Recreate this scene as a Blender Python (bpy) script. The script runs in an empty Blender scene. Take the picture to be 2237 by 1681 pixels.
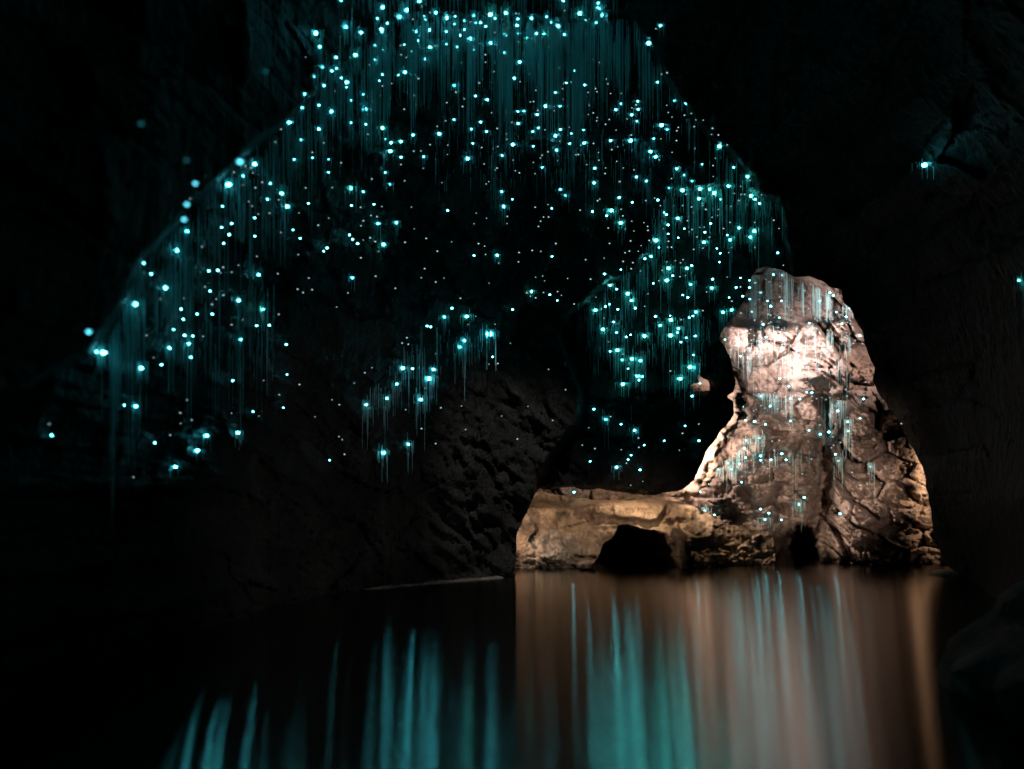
import bpy, math, random
import numpy as np
R = math.radians
scene = bpy.context.scene
rng = random.Random(7)
nrg = np.random.RandomState(11)

# ------------------------------------------------------------------ camera, world, lamps, exposure
W_, H_, F_, HOR, CZ = 2237.0, 1681.0, 1739.9, 1080.0, 1.28     # photo size, focal length in photo px, horizon row, eye height
cam_d = bpy.data.cameras.new('camera')
cam = bpy.data.objects.new('camera', cam_d); scene.collection.objects.link(cam)
cam.location = (0, 0, CZ); cam.rotation_euler = (R(90), 0, 0)
cam_d.sensor_width = 36; cam_d.lens = 28; cam_d.shift_y = (HOR - H_ / 2) / W_
cam_d.clip_start = 0.05; cam_d.clip_end = 300
cam_d.dof.use_dof = True; cam_d.dof.focus_distance = 13.0; cam_d.dof.aperture_fstop = 0.8
scene.camera = cam

world = bpy.data.worlds.new('World'); scene.world = world; world.use_nodes = True
bg = world.node_tree.nodes['Background']
bg.inputs['Color'].default_value = (0.75, 0.85, 1.0, 1); bg.inputs['Strength'].default_value = 0.0006   # faint ambient fill added so unlit rock is not fully black

scene.view_settings.view_transform = 'Standard'; scene.view_settings.look = 'None'
scene.view_settings.exposure = 0; scene.view_settings.gamma = 1
scene.cycles.use_denoising = True
scene.cycles.use_light_tree = True
scene.cycles.max_bounces = 5; scene.cycles.diffuse_bounces = 3; scene.cycles.glossy_bounces = 3
scene.cycles.sample_clamp_indirect = 2.0; scene.cycles.sample_clamp_direct = 0
scene.cycles.caustics_reflective = False

def P(px, py, d):
    """world point seen at photo pixel (px, py) at distance d in front of the eye"""
    return ((px - W_ / 2) / F_ * d, d, CZ + (HOR - py) / F_ * d)

def lamp(name, pos, target, kind, power, color, size=0.3, angle=60, blend=0.6):
    l = bpy.data.lights.new(name, kind); l.energy = power; l.color = color
    if kind == 'SPOT': l.spot_size = R(angle); l.spot_blend = blend; l.shadow_soft_size = size
    if kind == 'AREA': l.size = size
    if kind == 'POINT': l.shadow_soft_size = size
    o = bpy.data.objects.new(name, l); scene.collection.objects.link(o)
    o.location = pos
    dx, dy, dz = (target[k] - pos[k] for k in range(3))
    from mathutils import Vector
    o.rotation_euler = Vector((dx, dy, dz)).to_track_quat('-Z', 'Y').to_euler()
    return o
# tour lamps hidden behind the dark rocks round the lit grotto
lamp('floodlight_or_fill', P(1440, 940, 13.6), P(1820, 1010, 15.6), 'SPOT', 850, (1.0, 0.76, 0.62), .07, 120, .8)
lamp('floodlight_or_fill', P(1545, 735, 13.6), P(1790, 745, 15.5), 'SPOT', 2500, (1.0, 0.84, 0.82), .06, 62, 1.0)
lamp('floodlight_or_fill', P(1430, 1020, 13.0), P(1330, 1150, 14.0), 'SPOT', 110, (1.0, 0.72, 0.48), .05, 150, .6)
lamp('floodlight_or_fill', P(1085, 1150, 13.2), P(1290, 1170, 14.0), 'SPOT', 50, (1.0, 0.72, 0.56), .05, 120, .6)
lamp('floodlight_or_fill', P(2150, 1000, 13.6), P(1980, 1090, 15.3), 'SPOT', 190, (1.0, 0.68, 0.42), .06, 120, .9)
lamp('floodlight_or_fill', P(2060, 720, 13.5), P(1850, 800, 15.4), 'SPOT', 260, (1.0, 0.74, 0.62), .06, 90, .9)
lamp('floodlight_or_fill', P(1500, 960, 13.4), P(1630, 1150, 15.0), 'SPOT', 300, (1.0, 0.74, 0.54), .05, 90, .9)
# out-of-sight fill spots added to brighten the grotto, the arch and the left wall
lamp('floodlight_or_fill', P(2420, 850, 5.2), P(1790, 1010, 14.6), 'SPOT', 2700, (1.0, 0.76, 0.60), .08, 22, 1.0)
lamp('floodlight_or_fill', P(2420, 850, 5.2), P(1340, 1150, 14.0), 'SPOT', 1300, (1.0, 0.76, 0.56), .08, 17, 1.0)
lamp('floodlight_or_fill', P(2250, 1300, 6.9), P(820, 1140, 9.6), 'SPOT', 430, (0.92, 0.92, 0.90), .1, 48, 1.0)
lamp('floodlight_or_fill', P(1450, -260, 6.6), P(1130, 1060, 11.8), 'SPOT', 2300, (0.95, 0.94, 0.90), .1, 26, 1.0)

# ------------------------------------------------------------------ noise
def _h(ix, iy, iz, s=0):
    n = (ix.astype(np.int64) * 374761393 + iy.astype(np.int64) * 668265263 + iz.astype(np.int64) * 2147483647 + s * 974634777) & 0xffffffff
    n = ((n ^ (n >> 13)) * 1274126177) & 0xffffffff
    n = ((n ^ (n >> 16)) * 2246822519) & 0xffffffff
    return ((n ^ (n >> 15)) & 0xffffff) / float(0xffffff)
def vnoise(x, y, z, s=0):
    xi, yi, zi = np.floor(x), np.floor(y), np.floor(z)
    fx, fy, fz = x - xi, y - yi, z - zi
    u, v, w = (f * f * f * (f * (f * 6 - 15) + 10) for f in (fx, fy, fz))
    r = 0
    for a in (0, 1):
        for b in (0, 1):
            for c in (0, 1):
                wt = (u if a else 1 - u) * (v if b else 1 - v) * (w if c else 1 - w)
                r = r + wt * _h(xi + a, yi + b, zi + c, s)
    return r * 2 - 1
def fbm(x, y, z, o=4, s=0, ridged=False):
    r = 0; a = 1; t = 0
    for k in range(o):
        n = vnoise(x, y, z, s + k)
        if ridged: n = 1 - 2 * np.abs(n)
        r = r + a * n; t += a; a *= .5
        x, y, z = x * 2.03 + 5.2, y * 2.03 + 1.3, z * 2.03 + 9.1
    return r / t
def facets(x, z, s=0):
    """broken-rock relief: every cell a tilted facet, with cracks between cells; returns (relief, crack 0..1)"""
    xi, zi = np.floor(x), np.floor(z)
    f1 = np.full(x.shape, 9.); f2 = np.full(x.shape, 9.); val = np.zeros(x.shape)
    for a in (-1, 0, 1):
        for b in (-1, 0, 1):
            cx, cz = xi + a, zi + b
            o = np.zeros_like(cx)
            jx = cx + .1 + .8 * _h(cx, cz, o, s + 1); jz = cz + .1 + .8 * _h(cx, cz, o, s + 2)
            dx, dz = x - jx, z - jz
            dd = np.sqrt(dx * dx + dz * dz)
            v = (_h(cx, cz, o, s + 3) - .5) + 1.3 * dx * (_h(cx, cz, o, s + 4) - .5) + 1.6 * dz * (_h(cx, cz, o, s + 5) - .3)
            c = dd < f1
            f2 = np.where(c, f1, np.minimum(f2, dd)); val = np.where(c, v, val); f1 = np.where(c, dd, f1)
    return val, 1 - np.clip((f2 - f1) / .16, 0, 1)
def sm(t): t = np.clip(t, 0, 1); return t * t * (3 - 2 * t)

class Field:
    """smooth field through scattered values"""
    def __init__(s, pts):
        p = np.array(pts, float); s.p = p[:, :2] / 1000; n = len(p)
        A = np.zeros((n + 3, n + 3)); r = np.linalg.norm(s.p[:, None] - s.p[None], axis=2)
        A[:n, :n] = r; A[:n, n] = 1; A[:n, n + 1:] = s.p; A[n, :n] = 1; A[n + 1:, :n] = s.p.T
        s.w = np.linalg.solve(A, np.concatenate([p[:, 2], [0, 0, 0]])); s.n = n
    def __call__(s, X, Y):
        X, Y = X / 1000, Y / 1000
        r = s.w[s.n] + s.w[s.n + 1] * X + s.w[s.n + 2] * Y
        for k in range(s.n): r = r + s.w[k] * np.sqrt((X - s.p[k, 0])**2 + (Y - s.p[k, 1])**2)
        return r

def ragged(poly, step=7, amp=4, seed=1):
    out = []
    n = len(poly)
    for i in range(n):
        a, b = np.array(poly[i], float), np.array(poly[(i + 1) % n], float)
        L = np.linalg.norm(b - a); k = max(1, int(L / step)); nv = np.array([-(b - a)[1], (b - a)[0]]) / (L + 1e-6)
        for j in range(k):
            q = a + (b - a) * j / k
            t = fbm(np.array([q[0] / 26.]), np.array([q[1] / 26.]), np.array([seed * 3.7]), 3, seed)[0]
            out.append(tuple(q + nv * t * amp * 2))
    return out
def inside(poly, X, Y):
    r = np.zeros(X.shape, bool); n = len(poly)
    for i in range(n):
        x1, y1 = poly[i]; x2, y2 = poly[(i + 1) % n]
        if y1 == y2: continue
        c = ((y1 > Y) != (y2 > Y)) & (X < (x2 - x1) * (Y - y1) / (y2 - y1) + x1)
        r ^= c
    return r
def nearest(poly, X, Y):
    bx, by, bd = X.copy(), Y.copy(), np.full(X.shape, 1e18); n = len(poly)
    for i in range(n):
        x1, y1 = poly[i]; x2, y2 = poly[(i + 1) % n]
        ex, ey = x2 - x1, y2 - y1; L = ex * ex + ey * ey + 1e-9
        t = np.clip(((X - x1) * ex + (Y - y1) * ey) / L, 0, 1)
        qx, qy = x1 + t * ex, y1 + t * ey; d = (X - qx)**2 + (Y - qy)**2
        c = d < bd; bd = np.where(c, d, bd); bx = np.where(c, qx, bx); by = np.where(c, qy, by)
    return bx, by, np.sqrt(bd)
def sdist(poly, X, Y):
    d = nearest(poly, X, Y)[2]
    return np.where(inside(poly, X, Y), d, -d)

# ------------------------------------------------------------------ materials
def newmat(name):
    m = bpy.data.materials.new(name); m.use_nodes = True
    nt = m.node_tree; return m, nt, nt.nodes['Principled BSDF']
def rockmat(name, cols, rough, scale, bump, stretch=None, spec=.4, stain=None):
    m, nt, b = newmat(name)
    N = nt.nodes.new; L = nt.links.new
    tc = N('ShaderNodeTexCoord')
    src = tc.outputs['Object']
    n1 = N('ShaderNodeTexNoise'); n1.inputs['Scale'].default_value = scale; n1.inputs['Detail'].default_value = 8; n1.inputs['Roughness'].default_value = .65
    L(src, n1.inputs['Vector'])
    cr = N('ShaderNodeValToRGB'); e = cr.color_ramp.elements
    e[0].position = .32; e[0].color = (*cols[0], 1); e[1].position = .68; e[1].color = (*cols[-1], 1)
    for i, c in enumerate(cols[1:-1]):
        q = e.new(.32 + .36 * (i + 1) / (len(cols) - 1)); q.color = (*c, 1)
    L(n1.outputs['Fac'], cr.inputs['Fac'])
    col = cr.outputs['Color']
    if stain:
        # big dark mineral stains, and the dark wet band at the foot of the rock
        ns = N('ShaderNodeTexNoise'); ns.inputs['Scale'].default_value = stain; ns.inputs['Detail'].default_value = 5; ns.inputs['Distortion'].default_value = .4
        mps = N('ShaderNodeMapping'); mps.inputs['Scale'].default_value = (1, 1, .7); L(src, mps.inputs['Vector']); L(mps.outputs[0], ns.inputs['Vector'])
        sr = N('ShaderNodeMapRange'); sr.inputs['From Min'].default_value = .40; sr.inputs['From Max'].default_value = .58; sr.inputs['To Min'].default_value = .5; L(ns.outputs['Fac'], sr.inputs['Value'])
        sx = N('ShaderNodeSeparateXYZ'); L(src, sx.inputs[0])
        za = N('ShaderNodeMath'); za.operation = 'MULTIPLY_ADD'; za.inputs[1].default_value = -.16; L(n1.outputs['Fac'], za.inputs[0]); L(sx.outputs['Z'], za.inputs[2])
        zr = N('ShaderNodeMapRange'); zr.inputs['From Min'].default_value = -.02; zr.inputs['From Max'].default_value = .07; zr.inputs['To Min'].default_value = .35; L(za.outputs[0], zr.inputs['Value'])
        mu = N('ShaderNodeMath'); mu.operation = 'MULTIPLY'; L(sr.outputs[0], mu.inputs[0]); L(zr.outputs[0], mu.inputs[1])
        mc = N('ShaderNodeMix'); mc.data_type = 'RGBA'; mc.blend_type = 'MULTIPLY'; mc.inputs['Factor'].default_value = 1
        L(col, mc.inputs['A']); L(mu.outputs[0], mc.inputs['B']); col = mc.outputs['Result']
    L(col, b.inputs['Base Color'])
    n2 = N('ShaderNodeTexNoise'); n2.inputs['Scale'].default_value = scale * 9; n2.inputs['Detail'].default_value = 6; n2.inputs['Roughness'].default_value = .7
    L(src, n2.inputs['Vector'])
    mr = N('ShaderNodeMapRange'); mr.inputs['To Min'].default_value = rough - .18; mr.inputs['To Max'].default_value = rough + .2
    L(n2.outputs['Fac'], mr.inputs['Value']); L(mr.outputs['Result'], b.inputs['Roughness'])
    b.inputs['Specular IOR Level'].default_value = spec
    hsum = n2.outputs['Fac']
    if stretch:
        mp = N('ShaderNodeMapping'); mp.inputs['Rotation'].default_value = (0, R(stretch[0]), 0); mp.inputs['Scale'].default_value = stretch[1]
        L(src, mp.inputs['Vector'])
        n3 = N('ShaderNodeTexNoise'); n3.inputs['Scale'].default_value = 1; n3.inputs['Detail'].default_value = 4; n3.inputs['Distortion'].default_value = .6
        L(mp.outputs['Vector'], n3.inputs['Vector'])
        ad = N('ShaderNodeMath'); ad.operation = 'MULTIPLY_ADD'; ad.inputs[1].default_value = 1.6
        L(n3.outputs['Fac'], ad.inputs[0]); L(n2.outputs['Fac'], ad.inputs[2]); hsum = ad.outputs[0]
    bp = N('ShaderNodeBump'); bp.inputs['Strength'].default_value = 1; bp.inputs['Distance'].default_value = bump
    L(hsum, bp.inputs['Height']); L(bp.outputs['Normal'], b.inputs['Normal'])
    return m
M = {}
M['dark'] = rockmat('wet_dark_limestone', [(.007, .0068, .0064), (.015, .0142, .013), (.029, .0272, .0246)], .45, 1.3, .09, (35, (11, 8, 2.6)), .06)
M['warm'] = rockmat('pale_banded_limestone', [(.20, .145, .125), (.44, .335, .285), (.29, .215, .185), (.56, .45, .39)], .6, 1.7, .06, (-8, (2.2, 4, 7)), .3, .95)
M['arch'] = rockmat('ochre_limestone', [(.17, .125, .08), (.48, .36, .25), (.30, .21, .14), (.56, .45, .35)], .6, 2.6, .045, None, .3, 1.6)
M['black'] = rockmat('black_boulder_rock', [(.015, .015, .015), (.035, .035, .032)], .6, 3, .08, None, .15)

def glowmat(name, col, strength, light=True):
    m, nt, b = newmat(name)
    b.inputs['Base Color'].default_value = (.02, .05, .05, 1)
    b.inputs['Emission Color'].default_value = (*col, 1); b.inputs['Emission Strength'].default_value = strength
    if not light:
        m.cycles.emission_sampling = 'NONE'
    return m
TEAL = (.085, .80, .95); TEAL2 = (.085, .90, .82)
M['glow3'] = glowmat('bioluminescent_bright', TEAL, 46)
M['glow3g'] = glowmat('bioluminescent_green', TEAL2, 46)
M['glow2'] = glowmat('bioluminescent', (.12, .80, .92), 22)
M['glow4'] = glowmat('bioluminescent_strongest', TEAL, 55)
M['glowlit'] = glowmat('bioluminescent_in_lamp_light', (.45, .85, .95), 2.2)
M['glow1'] = glowmat('bioluminescent_faint', (.55, .8, .85), .75, False)
M['glow0'] = glowmat('bioluminescent_dim', TEAL, .16, False)
M['glowB'] = glowmat('bioluminescent_near', (.12, .80, 1.0), 3.0)
m, nt, b = newmat('silk'); M['silk'] = m
b.inputs['Base Color'].default_value = (.50, .78, .80, 1); b.inputs['Roughness'].default_value = .35
b.inputs['Transmission Weight'].default_value = 0
tr = nt.nodes.new('ShaderNodeBsdfTranslucent'); tr.inputs['Color'].default_value = (.50, .78, .80, 1)
mx = nt.nodes.new('ShaderNodeMixShader'); mx.inputs[0].default_value = .5
nt.links.new(b.outputs[0], mx.inputs[1]); nt.links.new(tr.outputs[0], mx.inputs[2]); nt.links.new(mx.outputs[0], nt.nodes['Material Output'].inputs[0])
m, nt, b = newmat('larva_skin'); M['skin'] = m
b.inputs['Base Color'].default_value = (.25, .3, .27, 1); b.inputs['Roughness'].default_value = .2

# still water whose tiny ripples are averaged by a long exposure: gloss spread along the line of sight, tight across it
m, nt, b = newmat('cave_water'); M['water'] = m
gl = nt.nodes.new('ShaderNodeBsdfAnisotropic'); gl.distribution = 'BECKMANN'
gl.inputs['Color'].default_value = (.60, .60, .58, 1); gl.inputs['Roughness'].default_value = .19; gl.inputs['Anisotropy'].default_value = .70
cx = nt.nodes.new('ShaderNodeCombineXYZ'); cx.inputs[0].default_value = 1; cx.inputs[1].default_value = 0
nt.links.new(cx.outputs[0], gl.inputs['Tangent'])
nt.links.new(gl.outputs[0], nt.nodes['Material Output'].inputs[0]); nt.nodes.remove(b)

# ------------------------------------------------------------------ object helpers
def link(o): scene.collection.objects.link(o); return o
def mesh_obj(name, V, Fc, mat, parent=None, smooth=True):
    me = bpy.data.meshes.new(name)
    V = np.asarray(V, np.float32)
    me.vertices.add(len(V)); me.vertices.foreach_set('co', V.ravel())
    tot = np.array([len(f) for f in Fc]) if isinstance(Fc, list) else np.full(len(Fc), Fc.shape[1])
    flat = np.array([i for f in Fc for i in f]) if isinstance(Fc, list) else Fc.ravel()
    me.loops.add(len(flat)); me.loops.foreach_set('vertex_index', flat.astype(np.int32))
    me.polygons.add(len(tot)); me.polygons.foreach_set('loop_start', np.concatenate([[0], np.cumsum(tot)[:-1]]).astype(np.int32))
    me.polygons.foreach_set('loop_total', tot.astype(np.int32))
    me.update(calc_edges=True); me.validate()
    if smooth: me.polygons.foreach_set('use_smooth', np.ones(len(me.polygons), bool))
    me.materials.append(mat)
    o = link(bpy.data.objects.new(name, me))
    if parent: o.parent = parent
    return o
def tag(o, label=None, cat=None, group=None, kind=None):
    for k, v in (('label', label), ('category', cat), ('group', group), ('kind', kind)):
        if v: o[k] = v
    return o

def sheet(name, x0, x1, y0, y1, step, depth, mat, inc=None, exc=(), rims=(), back=.4):
    """a rock face meshed as relief; holes follow the polygons and get rims that run back into the rock.
       rims: (polygon, metres back, flare: fraction the rim widens away from the polygon centre per metre, layers)"""
    xs = np.arange(x0, x1 + 1, step, float); ys = np.arange(y0, y1 + 1, step, float)
    X, Y = np.meshgrid(xs, ys); sh = X.shape
    ins = np.ones(sh, bool)
    if inc is not None: ins &= inside(inc, X, Y)
    own = np.full(sh, -1)
    for k, e in enumerate(exc):
        i = inside(e, X, Y); own[i] = k; ins &= ~i
    idx = np.arange(X.size).reshape(sh)
    q = np.stack([idx[:-1, :-1], idx[1:, :-1], idx[1:, 1:], idx[:-1, 1:]], -1).reshape(-1, 4)
    keep = ins.ravel()[q].any(1); q = q[keep]
    used = np.zeros(X.size, bool); used[q.ravel()] = True
    mv = used & ~ins.ravel()
    Xf, Yf, own = X.ravel().copy(), Y.ravel().copy(), own.ravel()
    lab = np.full(X.size, -1)
    for k, e in enumerate(exc):
        s = mv & (own == k)
        if s.any(): Xf[s], Yf[s], _ = nearest(e, Xf[s], Yf[s]); lab[s] = k
    if inc is not None:
        s = mv & (own < 0)
        if s.any(): Xf[s], Yf[s], _ = nearest(inc, Xf[s], Yf[s]); lab[s] = 99
    D = depth(Xf, Yf)
    remap = np.cumsum(used) - 1
    Xu, Yu, Du, lab = Xf[used], Yf[used], D[used], lab[used]
    q = remap[q]
    V = np.stack([(Xu - W_ / 2) / F_ * Du, Du, CZ + (HOR - Yu) / F_ * Du], -1)
    Fq = [q]
    # rims
    e = np.concatenate([q[:, [0, 1]], q[:, [1, 2]], q[:, [2, 3]], q[:, [3, 0]]])
    key = np.sort(e, 1); kk = key[:, 0].astype(np.int64) * len(V) + key[:, 1]
    u, inv, cnt = np.unique(kk, return_inverse=True, return_counts=True)
    be = e[cnt[inv] == 1]
    n0 = len(V)
    for which, dist, flare, layers in rims:
        s = be[(lab[be[:, 0]] == which) & (lab[be[:, 1]] == which)]
        vi = np.unique(s.ravel()); c = V[vi].mean(0)
        prev = {int(v): int(v) for v in vi}
        for l in range(1, layers + 1):
            t = dist * l / layers
            base = V[vi]
            out = base - c; out[:, 1] = 0
            nz = fbm(base[:, 0] * 3, base[:, 1] + t * 3, base[:, 2] * 3, 3, 5 + l)
            nv = base + out * (flare * t)[None, None] if False else base + out * flare * t
            nv[:, 1] = base[:, 1] + t * (1 + .3 * nz)
            nv[:, 0] += .05 * nz; nv[:, 2] += .05 * nz
            st = len(V); V = np.concatenate([V, nv])
            cur = {int(v): st + i for i, v in enumerate(vi)}
            Fq.append(np.array([[prev[int(b)], prev[int(a)], cur[int(a)], cur[int(b)]] for a, b in s]))
            prev = cur
    return mesh_obj(name, V, np.concatenate(Fq), mat)

# ------------------------------------------------------------------ the cave wall and ceiling
VAULT = [(-900, 1060), (-200, 900), (60, 840), (190, 770), (235, 700), (270, 650), (300, 575), (345, 530), (385, 490), (420, 440), (490, 375), (560, 305), (640, 255), (700, 180), (765, 130),
         (800, 100), (850, 45), (950, 28), (1050, 40), (1130, 30), (1200, 40), (1260, 40), (1320, 25), (1375, 25), (1400, 70), (1440, 120), (1470, 190), (1510, 240), (1550, 290), (1590, 330), (1650, 385),
         (1660, 425), (1700, 430), (1712, 500), (1740, 620), (1800, 1700), (-900, 1700)]
RZONE = [(1520, 405), (1470, 425), (1440, 500), (1400, 560), (1370, 600), (1330, 605), (1290, 650), (1250, 672), (1215, 720), (1240, 800), (1268, 860), (1255, 930), (1200, 1000), (1165, 1070),
         (1100, 1500), (1800, 1500), (1780, 560), (1712, 480), (1690, 425), (1600, 400)]
OUT = Field([(-700, -500, 3), (-700, 700, 2.6), (-700, 1600, 2.6), (0, 0, 4.1), (0, 500, 3.7), (0, 800, 3.9), (250, 480, 4.5), (420, 300, 5.3), (560, 100, 6.2), (700, 40, 7.3), (850, -20, 8.2), (1100, -20, 8.9), (1350, -20, 9.3),
             (400, -500, 4.5), (1100, -500, 6), (1800, -500, 6), (2700, -500, 3.5), (1520, 150, 10.3), (1650, 320, 11.3), (1800, 200, 9.8), (2237, 0, 5.8), (1800, 520, 12), (1900, 620, 12.3), (1950, 800, 12.4), (2030, 950, 12.2),
             (2060, 1220, 12.6), (2115, 1265, 12.0), (2237, 800, 8.6), (2237, 1100, 8.2), (2237, 1300, 8), (2700, 800, 4), (2700, 1600, 3.5)])
INN = Field([(-700, 900, 2.9), (-700, 1600, 3.1), (0, 950, 4.7), (0, 1400, 4.8), (200, 800, 5.3), (300, 600, 5.2), (300, 1000, 6.3), (300, 1400, 6.5), (450, 400, 6.2), (600, 280, 7.4), (600, 700, 8.1), (600, 1100, 8.9), (600, 1300, 9.1),
             (720, 180, 8.4), (850, 60, 9.0), (1100, 60, 9.7), (1350, 50, 10.2), (1100, 300, 10.7), (900, 500, 10), (900, 800, 10.4), (900, 1100, 11.1), (900, 1300, 11.4), (1100, 500, 11.4), (1100, 800, 11.8),
             (1100, 1250, 12.6), (1250, 860, 12.1), (1400, 300, 11.5), (1400, 500, 12), (1600, 400, 12.4), (1400, 700, 12.2), (1560, 720, 12.3), (1400, 1000, 11.95), (1700, 500, 12.5), (1140, 1200, 12.7), (1150, 1400, 12.7), (800, 1290, 10.9), (1500, 1060, 12.0), (1620, 800, 12.3)])
def wall_depth(X, Y):
    w1 = 7 * fbm(X / 40, Y / 40, X * 0, 3, 3)
    s = sm((sdist(VAULT, X, Y) + w1 + 4) / 14)
    o, i = OUT(X, Y), INN(X, Y)
    o = np.minimum(o, i - .35)
    d = o * (1 - s) + i * s
    r = sm((sdist(RZONE, X, Y) + w1 * 1.5 + 4) / 18)
    d = d + r * .75 * sm((1690 - X) / 60 + .2)
    d = np.clip(d, 2.0, 14)
    x, z = (X - W_ / 2) / F_ * d, CZ + (HOR - Y) / F_ * d
    big = fbm(x * .9, d * .9, z * .9, 4, 21, True)
    fx, cr = facets(x * 1.5 + .3 * fbm(x * 2, z * 2, d, 2, 8), z * 1.5, 31)
    f2, c2 = facets(x * 4.5 + .5 * fbm(x * 5, z * 5, d, 2, 9), z * 3.6, 41)
    # hanging ribs and scallops that run down to the left
    u, v = x * .62 - z * .78, x * .78 + z * .62
    rib = fbm(v * 4.5 + .6 * fbm(x * 2, z * 2, d, 2, 55), u * 1.4, d * .5, 4, 51, True)
    low = sm((Y - 720) / 250) * sm((1300 - X) / 60)
    d = d - .22 * sm((X - 1420) / 80) * sm((520 - Y) / 100) * facets(x * 2.2 + z, z * 1.7 - x * .6, 131)[0]
    f5, c5 = facets(v * 4.6 + .5 * fbm(x * 3, z * 3, d, 2, 58), u * 1.5, 151)
    f6, c6 = facets(v * 13 + .6 * fbm(x * 6, z * 6, d, 2, 59), u * 3.6, 161)
    d = d - low * (.14 * f5 - .04 * c5 + .05 * f6 - .02 * c6)
    d = d - .14 * big - .10 * fx + .04 * cr - .035 * f2 + .02 * c2 - low * .17 * rib - .02 * fbm(x * 9, d, z * 9, 3, 61)
    # small glowing hollows and bosses on the vault
    for cx_, cy_, rx, ry, a in ((1180, 318, 42, 22, -.35), (1370, 310, 46, 16, -.3), (1395, 400, 26, 20, -.35), (820, 350, 26, 26, -.3), (1440, 280, 26, 16, -.25), (1560, 262, 10, 30, -.2), (1345, 480, 30, 26, -.3)):
        q = ((X - cx_) / rx)**2 + ((Y - cy_) / ry)**2
        d = d + a * sm(1.3 - q)
    # shore of the left wall: foot swells a little above the water
    return d
OPEN = ragged([(1655, 588), (1640, 612), (1628, 655), (1600, 690), (1582, 720), (1570, 742), (1584, 765), (1600, 795), (1605, 840), (1603, 854), (1590, 861), (1578, 858), (1566, 838), (1556, 826), (1550, 836), (1540, 806), (1546, 782), (1534, 800), (1522, 800), (1526, 836), (1508, 842), (1516, 860), (1540, 869), (1562, 869), (1584, 872), (1601, 876), (1602, 905), (1570, 945), (1545, 985), (1530, 1020), (1518, 1050), (1490, 1072),
               (1430, 1076), (1350, 1062), (1260, 1064), (1182, 1060), (1160, 1100), (1148, 1130), (1130, 1165), (1127, 1215), (1124, 1300), (1300, 1330), (1900, 1330), (2090, 1320), (2104, 1290), (2117, 1263), (2108, 1250), (2080, 1238), (2056, 1215), (2036, 1150), (2028, 1080), (2015, 1020),
               (1985, 960), (1960, 915), (1925, 868), (1908, 832), (1908, 805), (1888, 745), (1875, 705), (1858, 672), (1842, 660), (1838, 632), (1815, 628), (1795, 612), (1770, 606), (1735, 604), (1712, 588), (1690, 584)], 7, 3.2, 3)
HOLES = [ragged([(1394, 752), (1408, 750), (1412, 790), (1405, 835), (1390, 838), (1398, 795)], 6, 3, 5)]
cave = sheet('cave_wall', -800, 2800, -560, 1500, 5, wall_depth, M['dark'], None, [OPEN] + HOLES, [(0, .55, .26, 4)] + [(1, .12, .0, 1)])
tag(cave, 'dark wet limestone wall and vaulted ceiling around the glowworms', kind='structure')

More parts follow.
